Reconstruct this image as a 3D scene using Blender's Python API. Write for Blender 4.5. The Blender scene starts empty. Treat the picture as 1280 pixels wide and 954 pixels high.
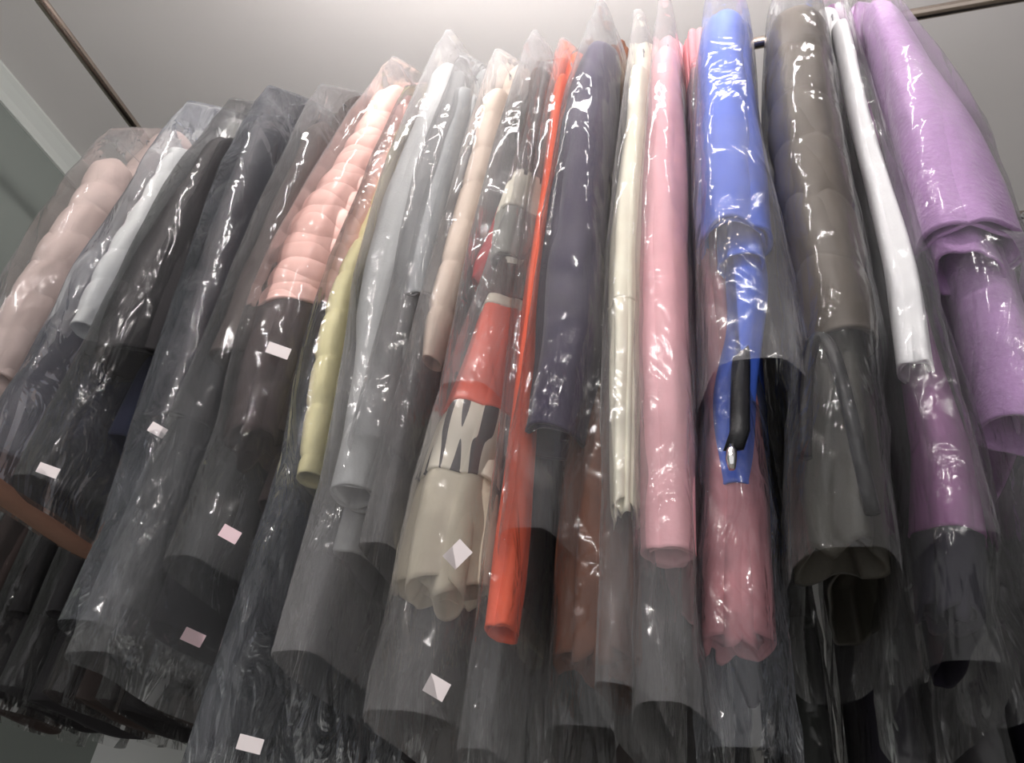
import bpy, math, random
import numpy as np
from mathutils import Matrix, Vector

# ------------------------------------------------------------------ camera
ZC = 1.20                      # eye height above the floor
YAW, PITCH, ROLL, FPX = -0.342, 0.625, 0.131, 1000.0
scn = bpy.context.scene
col = scn.collection

def make_camera():
    f = Vector((math.sin(YAW)*math.cos(PITCH), math.cos(YAW)*math.cos(PITCH), math.sin(PITCH)))
    r = Vector((math.cos(YAW), -math.sin(YAW), 0)); u = r.cross(f)
    r2 = r*math.cos(ROLL)+u*math.sin(ROLL); u2 = -r*math.sin(ROLL)+u*math.cos(ROLL)
    m = Matrix(((r2.x, u2.x, -f.x, 0), (r2.y, u2.y, -f.y, 0), (r2.z, u2.z, -f.z, ZC), (0, 0, 0, 1)))
    cd = bpy.data.cameras.new('camera'); cd.sensor_fit = 'HORIZONTAL'; cd.sensor_width = 36
    cd.lens = 36*FPX/1280; cd.clip_start = 0.02
    c = bpy.data.objects.new('camera', cd); col.objects.link(c); c.matrix_world = m
    scn.camera = c
make_camera()

# ------------------------------------------------------------------ world, exposure
w = bpy.data.worlds.new('world'); scn.world = w; w.use_nodes = True
w.node_tree.nodes['Background'].inputs[0].default_value = (0.92, 0.90, 0.90, 1)
w.node_tree.nodes['Background'].inputs[1].default_value = 1.0
vs = scn.view_settings
vs.view_transform = 'Standard'; vs.look = 'None'; vs.gamma = 1; vs.use_curve_mapping = False
vs.exposure = 0.0
scn.cycles.transparent_max_bounces = 24
scn.cycles.max_bounces = 6; scn.cycles.diffuse_bounces = 3; scn.cycles.glossy_bounces = 3
LAMP_POWER = 82.0               # emission strength of the ceiling tube lamps

# ------------------------------------------------------------------ materials
def lin(c):
    return tuple(((v/255)/12.92 if v/255 <= .04045 else ((v/255+.055)/1.055)**2.4) for v in c)

class NT:
    def __init__(s, name):
        s.m = bpy.data.materials.new(name); s.m.use_nodes = True
        s.t = s.m.node_tree; s.t.nodes.clear(); s.out = s.t.nodes.new('ShaderNodeOutputMaterial')
    def n(s, kind, **kw):
        nd = s.t.nodes.new('ShaderNode'+kind)
        for k, v in kw.items():
            if k.startswith('i_'):
                nd.inputs[k[2:].replace('_', ' ')].default_value = v
            else: setattr(nd, k, v)
        return nd
    def l(s, a, b): s.t.links.new(a, b)

def fabric(name, rgb, rough=.85, var=.12, scale=30, bump=.25, sheen=.0, bscale=220, stretch=(1, 1, 1)):
    q = NT(name); c = lin(rgb)
    tc = q.n('TexCoord'); mp = q.n('Mapping'); mp.inputs['Scale'].default_value = stretch
    q.l(tc.outputs['Object'], mp.inputs[0])
    nz = q.n('TexNoise', i_Scale=scale, i_Detail=5.0)
    q.l(mp.outputs[0], nz.inputs['Vector'])
    mx = q.n('MixRGB'); mx.inputs[1].default_value = tuple(max(0, v*(1-var)) for v in c)+(1,)
    mx.inputs[2].default_value = tuple(min(1, v*(1+var)) for v in c)+(1,)
    q.l(nz.outputs['Fac'], mx.inputs[0])
    b = q.n('BsdfPrincipled'); b.inputs['Roughness'].default_value = rough
    b.inputs['Sheen Weight'].default_value = sheen
    b.inputs['Specular IOR Level'].default_value = .3
    q.l(mx.outputs[0], b.inputs['Base Color'])
    n2 = q.n('TexNoise', i_Scale=bscale, i_Detail=3.0); q.l(mp.outputs[0], n2.inputs['Vector'])
    bp = q.n('Bump', i_Strength=bump, i_Distance=.002)
    q.l(n2.outputs['Fac'], bp.inputs['Height']); q.l(bp.outputs[0], b.inputs['Normal'])
    q.l(b.outputs[0], q.out.inputs[0])
    return q.m

def stripes(name, a, b_, scale=22):
    q = NT(name); tc = q.n('TexCoord')
    wv = q.n('TexNoise', i_Scale=scale, i_Detail=1.0)
    mp = q.n('Mapping'); mp.inputs['Scale'].default_value = (2.2, 1.0, .22)
    q.l(tc.outputs['Object'], mp.inputs[0]); q.l(mp.outputs[0], wv.inputs['Vector'])
    cr = q.n('ValToRGB'); cr.color_ramp.interpolation = 'CONSTANT'
    cr.color_ramp.elements[0].color = lin(a)+(1,); cr.color_ramp.elements[1].color = lin(b_)+(1,)
    cr.color_ramp.elements[1].position = .5
    q.l(wv.outputs['Fac'], cr.inputs[0])
    b = q.n('BsdfPrincipled'); b.inputs['Roughness'].default_value = .8
    q.l(cr.outputs[0], b.inputs['Base Color']); q.l(b.outputs[0], q.out.inputs[0])
    return q.m

def film(name, tint, milk=.10, rough=.16, edge=.35, gloss=.7, bsc=10.0, bd=.022):
    """thin polythene film: mostly clear, a little milky, glossy by Fresnel"""
    q = NT(name)
    tc = q.n('TexCoord')
    mp = q.n('Mapping'); mp.inputs['Scale'].default_value = (1, 1, .6)
    q.l(tc.outputs['Object'], mp.inputs[0])
    n1 = q.n('TexNoise', i_Scale=bsc, i_Detail=3.0, i_Roughness=.55, i_Distortion=1.0)
    q.l(mp.outputs[0], n1.inputs['Vector'])
    vo = q.n('TexVoronoi', feature='DISTANCE_TO_EDGE', i_Scale=8.0); q.l(mp.outputs[0], vo.inputs['Vector'])
    mm = q.n('MapRange'); mm.inputs['From Max'].default_value = .12; q.l(vo.outputs['Distance'], mm.inputs['Value'])
    ad = q.n('Math', operation='MULTIPLY_ADD'); ad.inputs[1].default_value = .22
    q.l(mm.outputs[0], ad.inputs[0]); q.l(n1.outputs['Fac'], ad.inputs[2])
    bp = q.n('Bump', i_Strength=1.0, i_Distance=bd); q.l(ad.outputs[0], bp.inputs['Height'])
    sz = q.n('SeparateXYZ'); q.l(tc.outputs['Object'], sz.inputs[0])
    cm = q.n('MapRange'); cm.inputs['From Min'].default_value = .10; cm.inputs['From Max'].default_value = .55
    cm.inputs['To Min'].default_value = 1.0; cm.inputs['To Max'].default_value = .38; q.l(sz.outputs['Z'], cm.inputs['Value'])
    q.l(cm.outputs[0], bp.inputs['Strength'])
    tr = q.n('BsdfTransparent'); tr.inputs[0].default_value = (.985, .985, .985, 1)
    di = q.n('BsdfDiffuse'); di.inputs[0].default_value = lin(tint)+(1,)
    tl = q.n('BsdfTranslucent'); tl.inputs[0].default_value = lin(tint)+(1,)
    mxd = q.n('MixShader'); mxd.inputs[0].default_value = .4
    q.l(di.outputs[0], mxd.inputs[1]); q.l(tl.outputs[0], mxd.inputs[2])
    fr = q.n('Fresnel', i_IOR=1.45)
    fac = q.n('Math', operation='MULTIPLY_ADD'); fac.inputs[1].default_value = edge; fac.inputs[2].default_value = milk
    q.l(fr.outputs[0], fac.inputs[0])
    nm = q.n('MapRange'); nm.inputs['From Min'].default_value = .3; nm.inputs['From Max'].default_value = .7
    nm.inputs['To Min'].default_value = .55; nm.inputs['To Max'].default_value = 1.45
    n3 = q.n('TexNoise', i_Scale=7.0, i_Detail=3.0); q.l(mp.outputs[0], n3.inputs['Vector'])
    q.l(n3.outputs['Fac'], nm.inputs['Value'])
    f2 = q.n('Math', operation='MULTIPLY'); q.l(fac.outputs[0], f2.inputs[0]); q.l(nm.outputs[0], f2.inputs[1])
    m1 = q.n('MixShader'); q.l(f2.outputs[0], m1.inputs[0]); q.l(tr.outputs[0], m1.inputs[1]); q.l(mxd.outputs[0], m1.inputs[2])
    gl = q.n('BsdfGlossy'); gl.inputs['Roughness'].default_value = rough; q.l(bp.outputs[0], gl.inputs['Normal'])
    fr2 = q.n('Fresnel', i_IOR=1.5); q.l(bp.outputs[0], fr2.inputs['Normal'])
    gf = q.n('Math', operation='MULTIPLY'); gf.inputs[1].default_value = gloss; q.l(fr2.outputs[0], gf.inputs[0])
    m2 = q.n('MixShader'); q.l(gf.outputs[0], m2.inputs[0]); q.l(m1.outputs[0], m2.inputs[1]); q.l(gl.outputs[0], m2.inputs[2])
    q.l(m2.outputs[0], q.out.inputs[0])
    return q.m

def plain(name, rgb, rough=.7, metal=0., var=.04, scale=3, bump=.05):
    m = fabric(name, rgb, rough, var, scale, bump, 0, 90)
    for nd in m.node_tree.nodes:
        if nd.type == 'BSDF_PRINCIPLED': nd.inputs['Metallic'].default_value = metal; nd.inputs['Specular IOR Level'].default_value = .5
    return m

def emit(name, rgb, s):
    q = NT(name); e = q.n('Emission'); e.inputs[0].default_value = tuple(rgb)+(1,); e.inputs[1].default_value = s
    q.l(e.outputs[0], q.out.inputs[0]); return q.m

M = {}
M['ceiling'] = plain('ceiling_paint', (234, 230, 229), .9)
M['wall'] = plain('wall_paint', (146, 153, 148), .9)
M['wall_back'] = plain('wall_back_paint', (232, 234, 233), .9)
M['trim'] = plain('trim_paint', (222, 226, 222), .7)
M['floor'] = plain('floor_tile', (150, 145, 138), .5)
M['steel'] = plain('brushed_steel', (172, 160, 150), .22, 1.0)
M['chrome'] = plain('chrome', (220, 220, 220), .12, 1.0)
M['wire'] = plain('hanger_wire', (150, 150, 155), .35, .9)
M['paper'] = plain('tag_paper', (250, 240, 240), .8)
M['pink_paper'] = plain('tag_pink_paper', (250, 220, 226), .8)
M['tube'] = emit('tube_glow', (1.0, .955, .93), LAMP_POWER)
M['tube_aisle'] = emit('tube_aisle_glow', (1.0, .955, .93), LAMP_POWER*1.7)
M['fixture'] = plain('fixture_white', (225, 225, 225), .5)
def F(k, rgb, **kw): M[k] = fabric(k, rgb, **kw)
F('pale_pink', (198, 178, 172), rough=.5, bump=.1)
F('rust_hem', (160, 122, 106))
F('ice_white', (226, 226, 224), rough=.45, bump=.1)
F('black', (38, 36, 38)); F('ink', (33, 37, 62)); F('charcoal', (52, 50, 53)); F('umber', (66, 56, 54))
F('pink_nylon', (242, 194, 184), rough=.42, bump=.1); F('rib_brown', (62, 50, 50), stretch=(60, 60, 1))
F('lemon', (240, 230, 180), rough=.5); F('grey_wool', (176, 177, 177), bump=.5, sheen=.2)
F('grey_wool2', (160, 162, 163), bump=.5, sheen=.2)
F('beige', (232, 212, 196), rough=.5); F('brown_knit', (74, 60, 56), bump=.8, bscale=120)
F('off_white', (226, 220, 202)); F('grey_rib', (150, 150, 142), stretch=(40, 40, 1)); F('red', (206, 62, 70))
F('coral', (236, 96, 70)); M['mono_print'] = stripes('mono_print', (62, 56, 60), (222, 214, 198))
F('cream_print', (206, 196, 176), var=.25, scale=14)
F('orange', (250, 104, 70), rough=.6); F('navy', (56, 47, 72), sheen=.2); F('cream', (252, 242, 220), rough=.5)
F('rose_pink', (242, 182, 190)); F('blue', (72, 108, 216), rough=.5); F('black_nylon', (24, 24, 27), rough=.4)
F('dusty_rose', (196, 132, 138)); F('olive', (92, 82, 72), rough=.5, bump=.1); F('dark_olive', (64, 62, 56), rough=.5)
F('white', (251, 249, 251)); F('purple', (188, 146, 198), bump=1.2, bscale=160, sheen=.5, var=.16, scale=60)
F('mauve', (150, 92, 144)); F('deep_navy', (34, 31, 44)); F('brown', (108, 68, 50)); F('bottle', (44, 48, 44))
FILM = {'clear': film('polythene_clear', (235, 235, 238), .05, .085, .28, .6),
        'milky': film('polythene_milky', (232, 230, 232), .12, .11, .42, .6),
        'crumpled': film('polythene_crumpled', (216, 221, 234), .06, .09, .30, .9, 13.0, .028),
        'dim': film('polythene_thin', (225, 225, 228), .03, .12, .2),
        'cool': film('polythene_cool', (214, 220, 236), .08, .08, .35)}

# ------------------------------------------------------------------ mesh helpers
def link(name, verts, faces, mat, parent=None, origin=(0, 0, 0), smooth=True):
    o = Vector(origin)
    me = bpy.data.meshes.new(name)
    me.from_pydata([(v[0]-o.x, v[1]-o.y, v[2]-o.z) for v in verts], [], faces)
    me.materials.append(mat)
    if smooth: me.polygons.foreach_set('use_smooth', [True]*len(me.polygons))
    ob = bpy.data.objects.new(name, me); col.objects.link(ob)
    if parent: ob.parent = parent
    else: ob.location = o
    return ob

def tag(o, label=None, cat=None, group=None, kind=None):
    for k, v in (('label', label), ('category', cat), ('group', group), ('kind', kind)):
        if v: o[k] = v
    return o

def empty(name, loc):
    e = bpy.data.objects.new(name, None); e.empty_display_size = .05; col.objects.link(e); e.location = loc; return e

def loft(rings, cap0=False, cap1=False):
    V = np.concatenate(rings); n = len(rings[0]); Fc = []
    for i in range(len(rings)-1):
        a, b = i*n, (i+1)*n
        for j in range(n):
            k = (j+1) % n
            Fc.append((a+j, a+k, b+k, b+j))
    if cap0: Fc.append(tuple(range(n-1, -1, -1)))
    if cap1: Fc.append(tuple(range((len(rings)-1)*n, len(rings)*n)))
    return V.tolist(), Fc

def box(v0, v1):
    x0, y0, z0 = v0; x1, y1, z1 = v1
    V = [(x0, y0, z0), (x1, y0, z0), (x1, y1, z0), (x0, y1, z0), (x0, y0, z1), (x1, y0, z1), (x1, y1, z1), (x0, y1, z1)]
    return V, [(0, 3, 2, 1), (4, 5, 6, 7), (0, 1, 5, 4), (1, 2, 6, 5), (2, 3, 7, 6), (3, 0, 4, 7)]

def tube(pts, rad, n=12, caps=True):
    P = [Vector(p) for p in pts]; rings = []
    up = Vector((0, 0, 1))
    t0 = (P[1]-P[0]).normalized()
    nrm = t0.orthogonal().normalized()
    for i, p in enumerate(P):
        t = (P[min(i+1, len(P)-1)]-P[max(i-1, 0)]).normalized()
        nrm = (nrm-t*nrm.dot(t)).normalized(); bn = t.cross(nrm)
        rr = rad[i] if isinstance(rad, (list, tuple)) else rad
        rings.append(np.array([p+(nrm*math.cos(a)+bn*math.sin(a))*rr for a in [2*math.pi*k/n for k in range(n)]]))
    return loft(rings, caps, caps)

def waves(rng, n, thmax, smax, ridged=False):
    K = [(rng.randint(1, thmax), rng.uniform(-smax, smax), rng.uniform(0, 6.28), rng.uniform(.4, 1)) for _ in range(n)]
    def f(th, s):
        r = np.zeros_like(th)
        for k, m, p, a in K:
            v = np.sin(k*th+m*s+p)
            r = r+a*((1-2*np.abs(v)) if ridged else v)
        return r/n
    return f

def interp(prof, z, i):
    zs = [p[0] for p in prof][::-1]; vs_ = [p[i] for p in prof][::-1]
    return float(np.interp(z, zs, vs_))

# ------------------------------------------------------------------ the room
RAIL_Y, RAIL_H = 1.085, 1.75+ZC
REAR_Y, REAR_H = 1.72, 1.745+ZC
CEIL = 2.10+ZC; XL, XR, YB, YF = -2.19, 3.2, 2.45, -1.6
def struct(name, b, mat):
    return tag(link(name, *b, mat, smooth=False), kind='structure')
struct('ceiling', box((XL-.1, YF, CEIL), (XR+.1, YB+.1, CEIL+.08)), M['ceiling'])
struct('floor', box((XL-.1, YF, -.08), (XR+.1, YB+.1, 0)), M['floor'])
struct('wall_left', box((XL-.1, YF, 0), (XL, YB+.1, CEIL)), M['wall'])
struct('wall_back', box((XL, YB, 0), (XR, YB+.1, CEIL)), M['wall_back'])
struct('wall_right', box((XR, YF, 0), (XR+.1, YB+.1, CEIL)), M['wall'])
# moulding below the ceiling on the left wall: cove profile swept along y
pr = [(0, 0), (.050, 0), (.050, -.008), (.038, -.020), (.018, -.045), (.010, -.062), (.010, -.072), (0, -.072)]
rings = [np.array([(XL+a, y, CEIL+b) for a, b in pr]) for y in (YF, YB)]
struct('trim_1', loft(rings, True, True), M['trim'])
struct('baseboard_left', box((XL, YF, 0), (XL+.015, YB, .1)), M['trim'])

# ceiling tube lamp over the aisle
def tube_lamp(x0, x1, y, drop, label, glow='tube'):
    z = CEIL-drop
    e = empty('tube_lamp', ((x0+x1)/2, y, z)); tag(e, label, 'lamp')
    o = e.location
    link('spine', *tube([(x0-.02, y, z+.045), (x1+.02, y, z+.045)], .006, 10), M['fixture'], e, o)
    for xx in (x0, x1):
        s = .02 if xx == x1 else -.02
        link('lamp_holder', *box((min(xx, xx+s), y-.016, z-.018), (max(xx, xx+s), y+.016, z+.05)), M['fixture'], e, o, False)
        link('drop_rod', *tube([(xx+s/2, y, z+.05), (xx+s/2, y, CEIL)], .004, 8), M['fixture'], e, o)
    link('glass_tube', *tube([(x0, y, z), (x1, y, z)], .014, 16), M[glow], e, o)
tube_lamp(-.95, .35, .52, .40, 'bare fluorescent tube lamp hung from the ceiling just before the front row')
tube_lamp(-.9, .3, -.60, .40, 'bare fluorescent tube lamp hung from the ceiling over the aisle', 'tube_aisle')

# ------------------------------------------------------------------ rails
def rail(name, pts, r, label, cat='rail', n=20, sleeves=()):
    e = empty(name, pts[0]); tag(e, label, cat)
    link('pipe', *tube(pts, r, n), M['steel'], e, e.location)
    for a, b in sleeves:
        link('collar', *tube([a, b], r*1.25, n), M['steel'], e, e.location)
    return e
XE = -1.575
rail('clothes_rail', [(XE, RAIL_Y, RAIL_H), (2.6, RAIL_Y, RAIL_H)], .0135, 'long steel clothes rail carrying the front row of bagged clothes')
rail('clothes_rail', [(-2.05, REAR_Y, REAR_H), (2.6, REAR_Y, REAR_H)], .0135, 'steel rail behind the front row, carrying the dark clothes')
rail('cross_rail', [(XE, -.9, RAIL_H+.0275), (XE, 2.3, RAIL_H+.0275)], .0135, 'steel cross rail running overhead at the left end of the row')
for xx, yy, nm in ((XE, -.6, 'near the left wall in front of the row'), (XE, 2.0, 'near the left wall behind the rows'), (2.55, RAIL_Y, 'at the right end of the front rail'), (2.55, REAR_Y, 'at the right end of the rear rail')):
    z0 = RAIL_H+(.0275 if xx < 0 else 0)
    rail('hanging_rod', [(xx, yy, z0), (xx, yy, CEIL)], .008, 'thin steel ceiling rod '+nm, 'rod', 12)

# ------------------------------------------------------------------ garments
def cat_rom(P, n):
    P = [np.array(p, float) for p in P]; P = [2*P[0]-P[1]]+P+[2*P[-1]-P[-2]]; out = []
    for i in range(1, len(P)-2):
        a, b, c, d = P[i-1:i+3]
        for t in np.linspace(0, 1, n, endpoint=(i == len(P)-3)):
            out.append(.5*((2*b)+(-a+c)*t+(2*a-5*b+4*c-d)*t*t+(-a+3*b-3*c+d)*t**3))
    return out

def half_axes(x, h, yf):
    az = math.atan2(abs(x), yf); b = min(max(h*1.05, .026), .058)
    a = math.sqrt(max(h*h-(b*math.sin(az))**2, (.55*h)**2))/math.cos(az)
    return min(a, .075), b

def sleeve_path(prof, w_, side, railz, raily, start=None):
    """rings down a hanging sleeve: (centre, a, b). prof rows are (z above eye, x, apparent half width)"""
    yf = raily-w_
    pts = []
    z0, x0, h0 = prof[0]; a0, b0 = half_axes(x0, h0, yf)
    if start is None:
        pts.append((x0, -.03, railz-.135, .022, .028))
        pts.append((x0, -.11, railz-.165, .026, .036))
        pts.append((x0, -w_+.045, z0+ZC-.028, a0*.92, b0*.85))
        first = 1
    else: first = 0
    for i, (z, x, h) in enumerate(prof):
        if i < first: continue
        a, b = half_axes(x, h, yf)
        pts.append((x, -w_+.006*math.sin(i*1.7), z+ZC, a, b))
    if start is None:
        # smooth fall just under the shoulder
        z1 = z0-.05; x1 = interp(prof, z1, 1); a1, b1 = half_axes(x1, interp(prof, z1, 2), yf)
        pts.insert(3, (x1, -w_, z1+ZC, a1, b1))
    sm = cat_rom(pts, 16)
    return [(Vector((p[0], raily+side*p[1]*-1 if side < 0 else raily+p[1], p[2])), max(p[3], .006), max(p[4], .008)) for p in sm]

def sleeve_mesh(path, kind, seed, lip=True, n=40, grow=1.0, pitch=.055, zr=None):
    rng = random.Random(seed)
    lo, mid = waves(rng, 7, 4, 14), waves(rng, 9, 6, 45)
    lng = waves(rng, 6, 7, 4)
    th = np.linspace(0, 2*math.pi, n, endpoint=False)
    # resample densely by length
    P = [np.array(p[0]) for p in path]; L = [0.]
    for i in range(1, len(P)): L.append(L[-1]+float(np.linalg.norm(P[i]-P[i-1])))
    N = max(14, int(L[-1]/.009)); S = np.linspace(0, L[-1], N)
    C = np.stack([np.interp(S, L, [p[k] for p in P]) for k in range(3)], 1)
    A = np.interp(S, L, [p[1] for p in path])*grow; B = np.interp(S, L, [p[2] for p in path])*grow
    rings = []; s0 = None
    X = np.array([1., 0, 0])
    for i, s in enumerate(S):
        t = C[min(i+1, N-1)]-C[max(i-1, 0)]; t = t/np.linalg.norm(t)
        nn = np.cross(X, t); nn /= np.linalg.norm(nn); xx = np.cross(t, nn)
        if zr and not (zr[1]-.004 <= C[i][2] <= zr[0]+.012): continue
        if s0 is None: s0 = s
        ss = np.full(n, s)
        if kind == 'puffer':
            sk = s+.010*np.sin(th*1+seed)+.006*np.sin(2*th+seed*2)
            q = np.abs(np.sin(math.pi*sk/pitch))**.32
            d = -.19+.23*q+.13*mid(th, ss)+.08*lo(th, ss)
        elif kind == 'quilt':
            sk = s+.004*np.sin(th+seed)
            q = np.minimum(1, np.abs(np.sin(math.pi*sk/pitch))*2.0)
            d = -.20+.20*q+.06*lo(th, ss)
        elif kind == 'rib':
            d = .035*np.sign(np.sin(14*th))+.05*lo(th, ss)
        elif kind == 'pleat':
            rp = min(1, (s-s0)/.10)
            d = .13*lo(th, ss)+.22*lng(th, ss)+.08*mid(th, ss)+rp*(.20*np.sin(5*th+seed+2*s)+.10*np.cos(2*th+seed))
        elif kind == 'crisp':
            d = .13*mid(th, ss)+.14*lo(th, ss)+.08*lng(th, ss)
        else:
            d = .13*lo(th, ss)+.22*lng(th, ss)+.08*mid(th, ss)
        u_ = s/max(L[-1], .01)
        if kind in ('cloth', 'crisp', 'pleat', 'rib'): d = d+(.05+.16*u_)*np.cos(2*th+seed+1.5*u_)*.55+(.03+.13*u_)*np.cos(3*th+seed*1.7)*.6
        f = (1+d)*((.955+.045*min(1, (s-s0)/.03)) if (zr and zr[0] < 90) else 1)
        rings.append(C[i]+np.outer(np.cos(th)*A[i]*f, xx)+np.outer(np.sin(th)*B[i]*f, nn))
    if lip:      # turned hem: out, in, and up inside
        c = rings[-1].mean(0); t = rings[-1].mean(0)-rings[-2].mean(0); t = t/np.linalg.norm(t)
        r = rings[-1]-c
        if kind == 'pleat':
            wob = np.outer(.012*lng(th, np.full(n, 9.))+.010*np.sin(3*th+seed), t)
            rings[-1] = rings[-1]+wob; rings[-2] = rings[-2]+wob*.6
            rings += [rings[-1]*.9+c*.1-t*.002, c+r*.55-t*.03]
            return loft(rings, True, True)
        rings += [c+r*1.02+t*.004, c+r*.93+t*.005, c+r*.86-t*.004, c+r*.78-t*.05, c+r*.70-t*.10]
        return loft(rings, True, True)
    return loft(rings, True, True)

def body_mesh(x, w_, t, ztop, zhem, raily, railz, kind, seed, flare=1.12, xdrift=0):
    rng = random.Random(seed+77); n = 72
    th = np.linspace(0, 2*math.pi, n, endpoint=False)
    lng, lo = waves(rng, 8, 9, 3), waves(rng, 6, 5, 10)
    zneck = railz-.125
    zs = [zneck, zneck-.012, zneck-.03]+list(np.linspace(zneck-.05, ztop, 5))+list(np.linspace(ztop, zhem, max(12, int((ztop-zhem)/.02))))[1:]
    rings = []
    for i, z in enumerate(zs):
        if z > ztop:
            f = (zneck-z)/max(zneck-ztop, .01); wy = .06+(w_-.06)*f; tt = .55*t+.35*t*f
        else:
            f = (ztop-z)/(ztop-zhem); wy = w_*(1+(flare-1)*f); tt = t*(.9+.25*f)
        grow = 0 if z > ztop else min(1, (ztop-z)/.2)
        ss = np.full(n, zneck-z)
        d = grow*(.30*lng(th, ss)+.10*lo(th, ss))
        if kind in ('puffer', 'quilt') and z < ztop:
            d = d+.16*np.abs(np.sin(math.pi*(ss+.008*np.sin(3*th))/.07))**.6-.12
        sn = np.sin(th); cs = np.cos(th)
        rings.append(np.stack([x+xdrift*f*(z < ztop)+tt*np.sign(sn)*np.abs(sn)**.7*(1+d), raily+wy*cs*(1+.25*d*(np.abs(cs) > .5)), np.full(n, z)+.004*np.sin(3*th+seed)*grow], 1))
    c = rings[-1].mean(0); r = rings[-1]-c
    up = np.array([0, 0, 1.])
    rings += [c+r*[.97, .99, 1]-up*.004, c+r*[.85, .97, 1], c+r*[.75, .95, 1]+up*.08]
    return loft(rings, True, True)

def hanger_mesh(x, w_, raily, railz):
    """wire hanger: hook over the rail, twisted neck, shoulders and lower bar"""
    R = .019; cz = railz+.0035
    hook = [(x, raily+R*math.cos(a), cz+R*math.sin(a)-.003) for a in np.linspace(math.radians(-50), math.radians(200), 14)][::-1]
    pts = [(x, raily+.0, railz-.095), (x, raily+.002, railz-.05)]
    pts = [(x, raily-.0, railz-.10), (x, raily+.004, railz-.06), (x, raily+R*.75, railz-.022)]
    arc = [(x, raily+R*math.cos(a), cz+R*math.sin(a)) for a in np.linspace(math.radians(-30), math.radians(215), 14)]
    v1, f1 = tube(pts+arc, .0017, 8)
    ww = w_-.03
    loop = [(x, raily, railz-.10), (x, raily-.05, railz-.135), (x, raily-ww, railz-.225), (x, raily-ww+.012, railz-.242), (x, raily+ww-.012, railz-.242), (x, raily+ww, railz-.225), (x, raily+.05, railz-.135), (x, raily, railz-.10)]
    v2, f2 = tube(loop, .0017, 8)
    k = len(v1)
    return v1+v2, f1+[tuple(i+k for i in f) for f in f2]

def bag_mesh(prof, w_, ztop, zhem, raily, railz, seed, peak=.05, slack=.012, n=84, dz=.0125, tilt=0, flare=.012, tmax=.075, crinkle=1.0):
    """open-ended polythene cover: pinched at the hook, square shoulders, loose hem"""
    rng = random.Random(seed*3+11)
    lng, lo = waves(rng, 8, 6, 5), waves(rng, 8, 5, 16)
    rid = waves(rng, 9, 6, 26, True); fine = waves(rng, 10, 12, 60, True)
    th = np.linspace(0, 2*math.pi, n, endpoint=False)
    sn, cs = np.sin(th), np.cos(th)
    zsh = ztop+ZC+.012; zpk = zsh+peak; zend = railz-.035
    zend = max(zend, zpk+.03)
    zs = list(np.linspace(zend, zpk, 8))+list(np.linspace(zpk, zsh, 7))[1:]+list(np.arange(zsh-dz, zhem+ZC, -dz))+[zhem+ZC]
    rings = []; yf = raily-w_
    for i, z in enumerate(zs):
        zr = min(max(z-ZC, prof[-1][0]), prof[0][0])
        x = interp(prof, zr, 1); h = interp(prof, zr, 2); a, b = half_axes(x, h, yf)
        depth = max(0, zsh-z)
        full = w_+b+.034
        if z > zpk:
            f = (zend-z)/(zend-zpk); wy = .028+(full*.955-.028)*f**.8; t = .010+.012*f
        elif z > zsh:
            f = (zpk-z)/(zpk-zsh); wy = full*(.955+.025*f); t = .022*(1-f)+(a*.9+slack)*f*f+.02*f*(1-f)
        else:
            wy = full*(.98+.03*min(1, depth/.3)); t = min(a+slack+flare*min(1, depth/.6), tmax)
        g = .35+.65*min(1, depth/.15)
        ss = np.full(n, depth*1.0)
        d = g*(.12*lng(th, ss)+.14*lo(th, ss)+crinkle*(.55+.75*min(1, depth/.8))*(.16*rid(th, ss)+.022*fine(th, ss)))
        xx = x+(t*np.sign(sn)*np.abs(sn)**.55)*(1+1.1*d)+.010*lo(th, ss)*g
        yy = raily+wy*cs+(.008*rid(th, ss)+.012*lng(th, ss))*g*crinkle
        zz = z+(0.014*lng(th, ss)+tilt*cs*.05)*(1 if (z > zsh or i > len(zs)-6) else .3)
        rings.append(np.stack([xx, yy, zz], 1))
    return loft(rings)

def build_tags(bag, tags, seed):
    for k, (x, y, z, wd, ht, rot, yaw, mat) in enumerate(tags):
        wd *= 1.12; ht *= 1.1
        V, Fc = box((-wd/2, -.0006, -ht/2), (wd/2, .0006, ht/2))
        m = Matrix.Rotation(-yaw*1.3, 3, 'Z') @ Matrix.Rotation(.35, 3, 'X') @ Matrix.Rotation(rot, 3, 'Y')
        V = [tuple(m @ Vector(v)+Vector((x, y, z+ZC))) for v in V]
        t = link('paper_tag', V, Fc, M[mat], bag, bag.location, False)
        t['label'] = 'small white paper tag' if mat == 'paper' else 'small pale pink paper tag'

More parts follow.
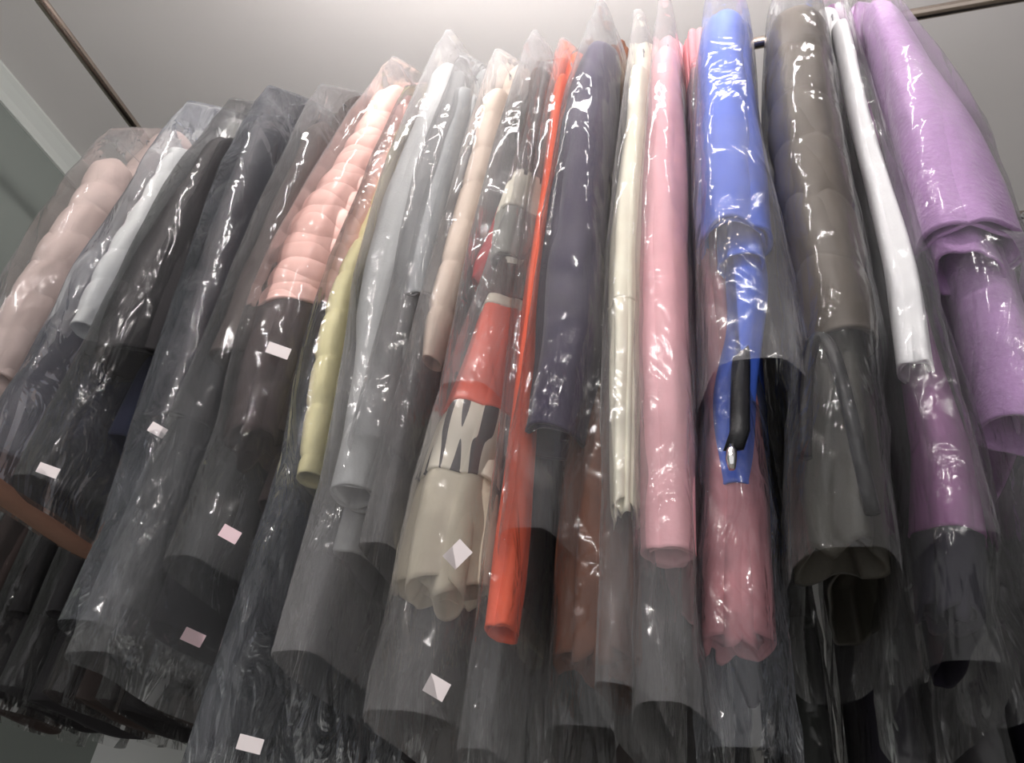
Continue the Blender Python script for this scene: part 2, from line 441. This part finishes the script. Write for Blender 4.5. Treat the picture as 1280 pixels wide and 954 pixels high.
def garment(spec):
    s = dict(w=.20, t=.026, kind='cloth', pitch=.055, rail=(RAIL_Y, RAIL_H), bag=None, sides=(1, -1), hang=True, body=None, extras=(), tags=(), flare=1.08)
    s.update(spec)
    ry, rz = s['rail']; prof = s['prof']; seed = s['seed']
    x0 = prof[0][1]
    hem = s['body'][1] if s['body'] else prof[-1][0]
    root = empty(s['name'], (x0, ry, hem+ZC)); tag(root, s['label'], s['cat'], s.get('group'))
    o = root.location
    if s['body']:
        link('body', *body_mesh(x0, s['w']-.045, s['t'], prof[0][0]-.06+ZC, s['body'][1]+ZC, ry, rz, s['kind'], seed, s['flare'], prof[min(2, len(prof)-1)][1]-x0), M[s['body'][0]], root, o)
    if s.get('hem_band'):
        mt, hh = s['hem_band']; n = 72; th = np.linspace(0, 2*math.pi, n, endpoint=False)
        wy = (s['w']-.045)*s['flare']+.004; rr = []
        for dz, g_ in ((hh, 1.0), (hh*.8, 1.10), (hh*.4, 1.14), (0, 1.08), (-.008, .98)):
            rr.append(np.stack([x0+(prof[2][1]-x0)+s['t']*1.25*g_*np.sign(np.sin(th))*np.abs(np.sin(th))**.7, ry+(wy+.006*(g_-1)*10)*np.cos(th), np.full(n, hem+ZC+dz)+.004*np.sin(3*th+seed)], 1))
        link('hem_band', *loft(rr, False, True), M[mt], root, o)
    for side in s['sides']:
        path = sleeve_path(prof, s['w'], side, rz, ry)
        segs = s['segs']
        zt = 99
        for (nm, zb, mat, kd) in segs:
            link(nm, *sleeve_mesh(path, kd, seed+(3 if side < 0 else 0), True, grow=1.0 if kd != 'rib' else .97, pitch=s['pitch'], zr=(zt+ZC, zb+ZC)), M[mat], root, o)
            zt = zb
    for (nm, pf, yo, mat, kd) in s['extras']:
        path = sleeve_path(pf, s['w']-yo, 1, rz, ry, start=0)
        link(nm, *sleeve_mesh(path, kd, seed+len(nm)+len(pf)*5, True), M[mat], root, o)
    if s['hang']:
        hz = (ry, rz)
        hg = link('wire_hanger', *hanger_mesh(x0, s['w'], ry, rz), M['wire'], None, (x0, ry, rz-.24))
        tag(hg, s.get('hlabel') or 'thin wire hanger inside the shoulders of the '+s['short'], 'hanger', s.get('hgroup') or 'wire hangers on the front rail')
    if s['bag']:
        bg = s['bag']
        pf = bg.get('prof', prof)
        if s['extras'] and 'prof' not in bg:
            pf = list(prof)
            for e in s['extras']: pf += [q for q in e[1] if q[0] < pf[-1][0]-.01]
        b = link('polythene_bag', *bag_mesh(pf, s['w'], prof[0][0], bg['hem'], ry, rz, seed, bg.get('peak', .05)+.012, bg.get('slack', .012), flare=bg.get('flare', .012), tmax=bg.get('tmax', .072), crinkle=bg.get('cr', 1.0)), FILM[bg.get('film', 'clear')], None, (x0, ry, bg['hem']+ZC))
        tag(b, s.get('blabel') or bg.get('label') or 'clear polythene bag over the '+s['short'], 'plastic bag', s.get('bgroup') or 'polythene bags in the front row')
        build_tags(b, s['tags'], seed)
    return root

G = []
def g(**k): G.append(k)
g(name='puffer_jacket', short='leftmost pale pink puffer', label='pale dusty pink puffer jacket with rust hem, leftmost in the row', cat='jacket', seed=1,
  prof=[(1.399, -1.348, .037), (1.273, -1.341, .048), (1.101, -1.332, .050), (.919, -1.333, .043), (.78, -1.331, .033)],
  segs=[('sleeve', .78, 'pale_pink', 'puffer')], pitch=.085, kind='puffer', body=('pale_pink', .605), flare=1.5, t=.032, hem_band=('rust_hem', .05),
  bag=dict(hem=.60, peak=.03, film='clear', slack=.016))
g(name='puffer_jacket', short='white puffer jacket', label='pale ice white puffer jacket second from the left', cat='jacket', seed=2,
  prof=[(1.426, -1.153, .040), (1.369, -1.153, .043), (1.237, -1.158, .036), (1.115, -1.164, .034), (.983, -1.178, .034), (.88, -1.178, .028)],
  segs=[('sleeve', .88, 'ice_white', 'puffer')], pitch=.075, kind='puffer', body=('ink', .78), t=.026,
  bag=dict(hem=.575, peak=.05, film='cool', slack=.014, cr=1.1))
g(name='winter_coat', short='black coat beside the white puffer', label='matte black winter coat between the white puffer and the charcoal coat', cat='coat', seed=3,
  prof=[(1.40, -1.04, .035), (1.211, -1.035, .052), (1.089, -1.03, .060), (.878, -1.025, .066), (.784, -1.02, .062)],
  segs=[('sleeve', .784, 'black', 'cloth')], body=('ink', .66), t=.04,
  bag=dict(hem=.50, peak=.06, film='dim', slack=.02), tags=[(-.986, .80, .512, .026, .014, .1, -.5, 'paper')])
g(name='long_coat', short='long charcoal coat', label='long charcoal coat in a glinting bag, fourth from the left', cat='coat', seed=4,
  prof=[(1.439, -.955, .031), (1.191, -.93, .046), (.862, -.89, .048), (.60, -.85, .052), (.40, -.815, .052)],
  segs=[('sleeve', .62, 'charcoal', 'cloth')], body=('charcoal', .36), t=.04,
  bag=dict(hem=.285, peak=.05, film='crumpled', cr=1.5, slack=.016), tags=[(-.82, .80, .572, .022, .014, .3, -.4, 'paper')])
g(name='long_coat', short='dark brown coat left of the pink puffer', label='dark umber brown coat just left of the pink puffer jacket', cat='coat', seed=5,
  prof=[(1.40, -.815, .032), (1.288, -.802, .042), (1.052, -.80, .045), (.75, -.79, .045)],
  segs=[('sleeve', .75, 'umber', 'crisp')], body=('charcoal', .33), t=.032,
  bag=dict(hem=.25, peak=.05, film='clear', slack=.012), tags=[(-.742, .93, .313, .026, .016, .2, -.5, 'pink_paper')])
g(name='puffer_jacket', short='bright pink puffer jacket', label='bright pink quilted puffer jacket with dark brown knitted lower sleeve', cat='jacket', seed=6,
  prof=[(1.468, -.652, .040), (1.259, -.67, .060), (1.144, -.69, .064), (1.038, -.705, .068), (.938, -.718, .070), (.849, -.722, .064), (.70, -.712, .052), (.585, -.70, .046)],
  segs=[('sleeve', .849, 'pink_nylon', 'puffer'), ('knitted_cuff', .585, 'rib_brown', 'pleat')], pitch=.060, kind='cloth', body=('rib_brown', .52), t=.03,
  bag=dict(hem=.37, peak=.025, film='clear', slack=.012), tags=[(-.661, .80, .704, .031, .016, .15, -.35, 'paper'), (-.636, .80, .402, .022, .015, .3, -.4, 'pink_paper')])
g(name='padded_jacket', short='pale lemon padded jacket', label='pale lemon yellow padded jacket between the pink puffer and grey coat', cat='jacket', seed=7,
  prof=[(1.36, -.606, .022), (1.064, -.618, .026), (.924, -.628, .029), (.797, -.624, .029), (.669, -.617, .027), (.534, -.602, .022)],
  segs=[('sleeve', .534, 'lemon', 'quilt')], pitch=.09, body=('lemon', .55), t=.016,
  bag=dict(hem=.14, peak=.04, film='crumpled', slack=.010), tags=[(-.536, .82, .161, .024, .014, .1, -.3, 'paper')])
g(name='wool_coat', short='grey wool coat', label='mid grey wool coat with long sleeve and wide cuff', cat='coat', seed=8,
  prof=[(1.524, -.542, .034), (1.353, -.535, .050), (1.114, -.545, .054), (.857, -.548, .044), (.739, -.540, .036), (.591, -.526, .034), (.499, -.521, .030)],
  segs=[('sleeve', .499, 'grey_wool', 'cloth')], body=('grey_wool', .44), t=.026,
  bag=dict(hem=.26, peak=.045, film='milky', slack=.012))
g(name='wool_jacket', short='short grey wool jacket', label='short grey wool jacket whose cuff ends halfway down the grey coat', cat='jacket', seed=9, w=.205,
  prof=[(1.45, -.497, .022), (1.30, -.497, .030), (1.114, -.500, .036), (.95, -.497, .033), (.857, -.493, .029)],
  segs=[('sleeve', .857, 'grey_wool2', 'cloth')], body=('grey_wool2', .70), t=.016,
  bag=dict(hem=.55, peak=.02, film='clear', slack=.008))
g(name='quilted_jacket', short='beige quilted jacket', label='light beige quilted jacket, narrow strip right of the grey coats', cat='jacket', seed=10,
  prof=[(1.43, -.422, .024), (1.204, -.430, .028), (.992, -.440, .025), (.812, -.446, .023), (.731, -.449, .017)],
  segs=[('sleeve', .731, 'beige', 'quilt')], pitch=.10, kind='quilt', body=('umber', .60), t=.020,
  bag=dict(hem=.40, peak=.04, film='milky', slack=.010))
g(name='knit_jacket', short='brown knit jacket with white cuff', label='dark brown knit jacket with white band and grey ribbed cuff', cat='jacket', seed=11, w=.205,
  prof=[(1.474, -.338, .018), (1.299, -.333, .024), (1.094, -.336, .031), (1.004, -.341, .034), (.92, -.346, .030)],
  segs=[('sleeve', 1.094, 'brown_knit', 'rib'), ('white_band', 1.012, 'off_white', 'cloth'), ('ribbed_cuff', .915, 'grey_rib', 'rib')], body=('grey_rib', .80), t=.018,
  extras=[('red_panel', [(1.07, -.375, .018), (1.0, -.385, .022), (.93, -.395, .02), (.89, -.40, .012)], .03, 'red', 'cloth')],
  bag=dict(hem=.62, peak=.03, film='milky', slack=.012, prof=[(1.474, -.348, .026), (1.094, -.352, .04), (.92, -.36, .04)]))
g(name='colour_block_coat', short='colour block coat', label='colour block coat with dark, coral red, black and white and cream sections', cat='coat', seed=12, w=.185,
  prof=[(1.40, -.325, .016), (1.05, -.325, .022), (.901, -.335, .034), (.824, -.342, .036), (.721, -.353, .043), (.621, -.362, .052), (.568, -.368, .050), (.493, -.374, .050), (.36, -.376, .046)],
  segs=[('sleeve', .826, 'brown_knit', 'cloth'), ('white_piping', .812, 'off_white', 'cloth'), ('coral_panel', .618, 'coral', 'cloth'), ('printed_panel', .51, 'mono_print', 'cloth'), ('lower_panel', .36, 'cream_print', 'pleat')], body=('cream_print', .38), t=.018,
  bag=dict(hem=.20, peak=.02, film='milky', slack=.014), tags=[(-.335, .83, .384, .020, .026, .7, -.2, 'paper'), (-.335, .83, .23, .022, .018, .4, -.2, 'paper')])
g(name='long_dress', short='long bright orange dress', label='long narrow bright orange dress hanging to the bottom', cat='dress', seed=13,
  prof=[(1.433, -.288, .017), (1.173, -.291, .017), (.967, -.293, .015), (.793, -.293, .016), (.576, -.288, .018), (.401, -.286, .020), (.311, -.284, .018)],
  segs=[('sleeve', .311, 'orange', 'cloth')], body=('orange', .80), t=.012, flare=.95,
  bag=dict(hem=.17, peak=.03, film='clear', slack=.010, cr=1.3))
g(name='wool_coat', short='dark navy coat', label='dark navy coat with thick sleeve right of the orange dress', cat='coat', seed=14,
  prof=[(1.507, -.215, .032), (1.273, -.228, .050), (1.053, -.233, .049), (.868, -.237, .049), (.71, -.238, .047), (.575, -.247, .043)],
  segs=[('sleeve', .575, 'navy', 'crisp')], body=('navy', .60), t=.026,
  bag=dict(hem=.40, peak=.06, film='clear', slack=.012, cr=1.3))
g(name='long_coat', short='rust brown coat', label='rust brown coat showing low between the orange dress and cream coat', cat='coat', seed=24, w=.15,
  prof=[(1.25, -.20, .014), (.80, -.195, .022), (.58, -.19, .036), (.42, -.185, .044), (.29, -.182, .044)],
  segs=[('sleeve', .29, 'brown', 'pleat')], body=('brown', .31), t=.022,
  bag=dict(hem=.20, peak=.0, film='dim', slack=.010))
g(name='long_coat', short='cream coat', label='long cream coat with slim sleeve between the navy and pink coats', cat='coat', seed=15,
  prof=[(1.426, -.138, .018), (1.25, -.142, .021), (1.037, -.149, .024), (.855, -.15, .026), (.701, -.149, .023), (.568, -.147, .021), (.452, -.143, .017)],
  segs=[('sleeve', .80, 'cream', 'cloth'), ('lower_sleeve', .452, 'cream', 'pleat')], body=('cream', .55), t=.016,
  bag=dict(hem=.24, peak=.09, film='milky', slack=.010))
g(name='long_coat', short='rose pink coat', label='long rose pink coat with open round cuff, between cream and blue', cat='coat', seed=16,
  prof=[(1.466, -.089, .022), (1.239, -.094, .029), (1.026, -.096, .032), (.696, -.097, .030), (.565, -.095, .030), (.409, -.094, .028)],
  segs=[('sleeve', .409, 'rose_pink', 'cloth')], body=('rose_pink', .46), t=.018,
  bag=dict(hem=.22, peak=.10, film='milky', slack=.012))
g(name='dress', short='dusty rose dress', label='dusty rose pleated dress showing below the blue jacket', cat='dress', seed=17, w=.165,
  prof=[(1.30, -.035, .014), (1.0, -.03, .018), (.60, -.014, .030), (.398, -.019, .033), (.31, -.021, .034)],
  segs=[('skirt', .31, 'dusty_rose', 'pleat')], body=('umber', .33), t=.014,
  bag=dict(hem=.19, peak=.02, film='crumpled', slack=.014, cr=1.3))
g(name='blue_jacket', short='bright blue jacket', label='bright blue jacket with rolled cuff and hanging black zip strap', cat='jacket', seed=18, w=.205,
  prof=[(1.511, .026, .040), (1.328, .013, .046), (1.103, .009, .050), (.898, .007, .049)],
  segs=[('sleeve', .898, 'blue', 'crisp')], body=('blue', .58), t=.022,
  extras=[('inner_sleeve', [(.95, .018, .030), (.90, .016, .033), (.855, .015, .034)], .012, 'blue', 'cloth'),
          ('front_panel', [(.90, .022, .028), (.831, .021, .030), (.727, .009, .025), (.621, -.008, .026), (.502, -.009, .022)], .02, 'blue', 'crisp')],
  bag=dict(hem=.605, peak=.04, film='milky', slack=.012, flare=.01, tmax=.09, cr=.6, prof=[(1.511, .026, .044), (1.328, .013, .05), (1.103, .012, .055), (.898, .016, .060), (.6, .022, .070)]))
g(name='puffer_jacket', short='olive brown puffer jacket', label='olive brown puffer jacket with creased sleeve right of the blue jacket', cat='jacket', seed=19,
  prof=[(1.467, .150, .050), (1.179, .134, .055), (.982, .130, .052), (.815, .130, .049), (.699, .131, .046)],
  segs=[('sleeve', .699, 'olive', 'puffer')], pitch=.13, kind='puffer', body=('dark_olive', .43), t=.034, flare=1.1,
  extras=[('lower_sleeve', [(.74, .126, .038), (.611, .115, .042), (.497, .103, .046), (.40, .095, .044)], .025, 'dark_olive', 'pleat')],
  bag=dict(hem=.375, peak=.05, film='clear', slack=.014, cr=1.2))
g(name='shirt', short='thin white shirt', label='thin white shirt squeezed between the olive and purple jackets', cat='shirt', seed=20,
  prof=[(1.45, .222, .015), (1.156, .219, .016), (.963, .221, .018), (.801, .221, .020), (.652, .212, .020)],
  segs=[('sleeve', .652, 'white', 'cloth')], body=None,
  bag=dict(hem=.40, peak=.03, film='clear', slack=.014, flare=.02))
g(name='jacket', short='mauve and navy jacket', label='mauve jacket with dark navy lower sleeve, low beside the purple fleece', cat='jacket', seed=21, w=.165,
  prof=[(1.25, .235, .012), (.80, .232, .018), (.60, .230, .026), (.534, .228, .029), (.437, .216, .034), (.343, .198, .028)],
  segs=[('sleeve', .437, 'mauve', 'cloth'), ('lower_sleeve', .33, 'deep_navy', 'pleat')], body=('deep_navy', .36), t=.016,
  bag=dict(hem=.28, peak=.0, film='dim', slack=.018))
g(name='fleece_coat', short='purple fleece coat', label='fuzzy purple fleece coat with folded cuff, rightmost bright garment', cat='coat', seed=22,
  prof=[(1.485, .287, .026), (1.243, .301, .043), (1.035, .307, .061), (.834, .304, .066)],
  segs=[('sleeve', .834, 'purple', 'cloth')], body=('purple', .60), t=.03,
  extras=[('folded_cuff', [(.93, .300, .040), (.86, .300, .043), (.80, .298, .040)], -.004, 'purple', 'cloth'),
          ('inner_sleeve', [(.86, .328, .046), (.787, .327, .046), (.655, .322, .045), (.574, .316, .043)], .045, 'purple', 'cloth')],
  bag=dict(hem=.35, peak=.05, film='clear', slack=.014, tmax=.085, cr=.7))
for s in G: garment(s)

# black strap and zip pull on the blue jacket
jk = next(o for o in bpy.data.objects if o.name == 'blue_jacket')
zs_ = [(.008, .925, .76), (.004, .895, .66), (0, .878, .596), (-.003, .876, .548), (-.012, .874, .520)]
rings = []
for x, y, z in zs_:
    rings.append(np.array([(x+a, y-.028+b, z+ZC) for a, b in ((-.012, 0), (-.010, -.005), (0, -.007), (.010, -.005), (.012, 0), (0, .003))]))
zst = link('zip_strap', *loft(rings, True, True), M['black_nylon'], jk, jk.location)
pv = tube([(-.013, .838, .522+ZC), (-.014, .836, .512+ZC), (-.015, .835, .500+ZC), (-.015, .835, .488+ZC)], [.004, .0065, .0065, .004], 10)
link('zip_pull', *pv, M['chrome'], zst, jk.location)
oj = [o for o in bpy.data.objects if str(o.get('label', '')).startswith('olive brown puffer')][0]
lp = cat_rom([(.066, .835, .50+ZC), (.078, .832, .60+ZC), (.090, .83, .655+ZC), (.103, .83, .667+ZC), (.114, .832, .64+ZC), (.121, .834, .56+ZC), (.124, .836, .50+ZC), (.128, .84, .43+ZC)], 6)
link('black_strap', *tube(lp, .0085, 10), M['black_nylon'], oj, oj.location)

# ------------------------------------------------------------------ rear row of dark clothes
rng = random.Random(5)
rear_cols = ['umber', 'black', 'charcoal', 'umber', 'black', 'umber', 'charcoal', 'deep_navy', 'black', 'brown', 'brown', 'charcoal', 'umber', 'black', 'bottle', 'deep_navy', 'charcoal', 'deep_navy', 'black', 'charcoal']
x = -1.86; k = 0; behind = []
while x < .95:
    c = rear_cols[k % len(rear_cols)]
    if -.46 < x < -.24: c = 'brown'
    elif c == 'brown': c = 'charcoal'
    # say which bright garment of the front row each rear coat hangs behind, as seen from the aisle
    xf = x*.885/1.5
    near = sorted((q for q in G if q['short'] not in behind), key=lambda q: abs(q['prof'][min(2, len(q['prof'])-1)][1]-xf))[0]['short']
    behind.append(near)
    tone = {'umber': 'dark brown', 'black': 'black', 'charcoal': 'charcoal', 'deep_navy': 'dark navy', 'brown': 'warm brown', 'bottle': 'dark green'}[c]
    lab = tone+' rear row coat behind the '+near; sh = 'dark coats'
    h = rng.uniform(.040, .055)
    zt = rng.uniform(1.38, 1.44); hm = rng.uniform(.355, .385) if x < -.75 else rng.uniform(.24, .32)
    garment(dict(name='long_coat', short=sh, label=lab, cat='coat', seed=100+k, group=sh+' in the rear row', rail=(REAR_Y, REAR_H), w=.21,
        prof=[(zt, x, h*.8), (1.1, x+.01, h), (.75, x, h*.95), (.50, x+rng.uniform(-.015, .015), h*.8)],
        segs=[('sleeve', .55, c, 'cloth')], body=(c, hm), t=.052, sides=(1,), flare=1.2,
        hlabel='rear rail wire hanger behind the '+near, hgroup='wire hangers on the rear rail',
        blabel='polythene bag in the rear row behind the '+near, bgroup='polythene bags in the rear row',
        bag=dict(hem=hm-rng.uniform(.0, .02), peak=.03, film='dim', slack=.012, cr=1.2)))
    x += rng.uniform(.125, .15); k += 1
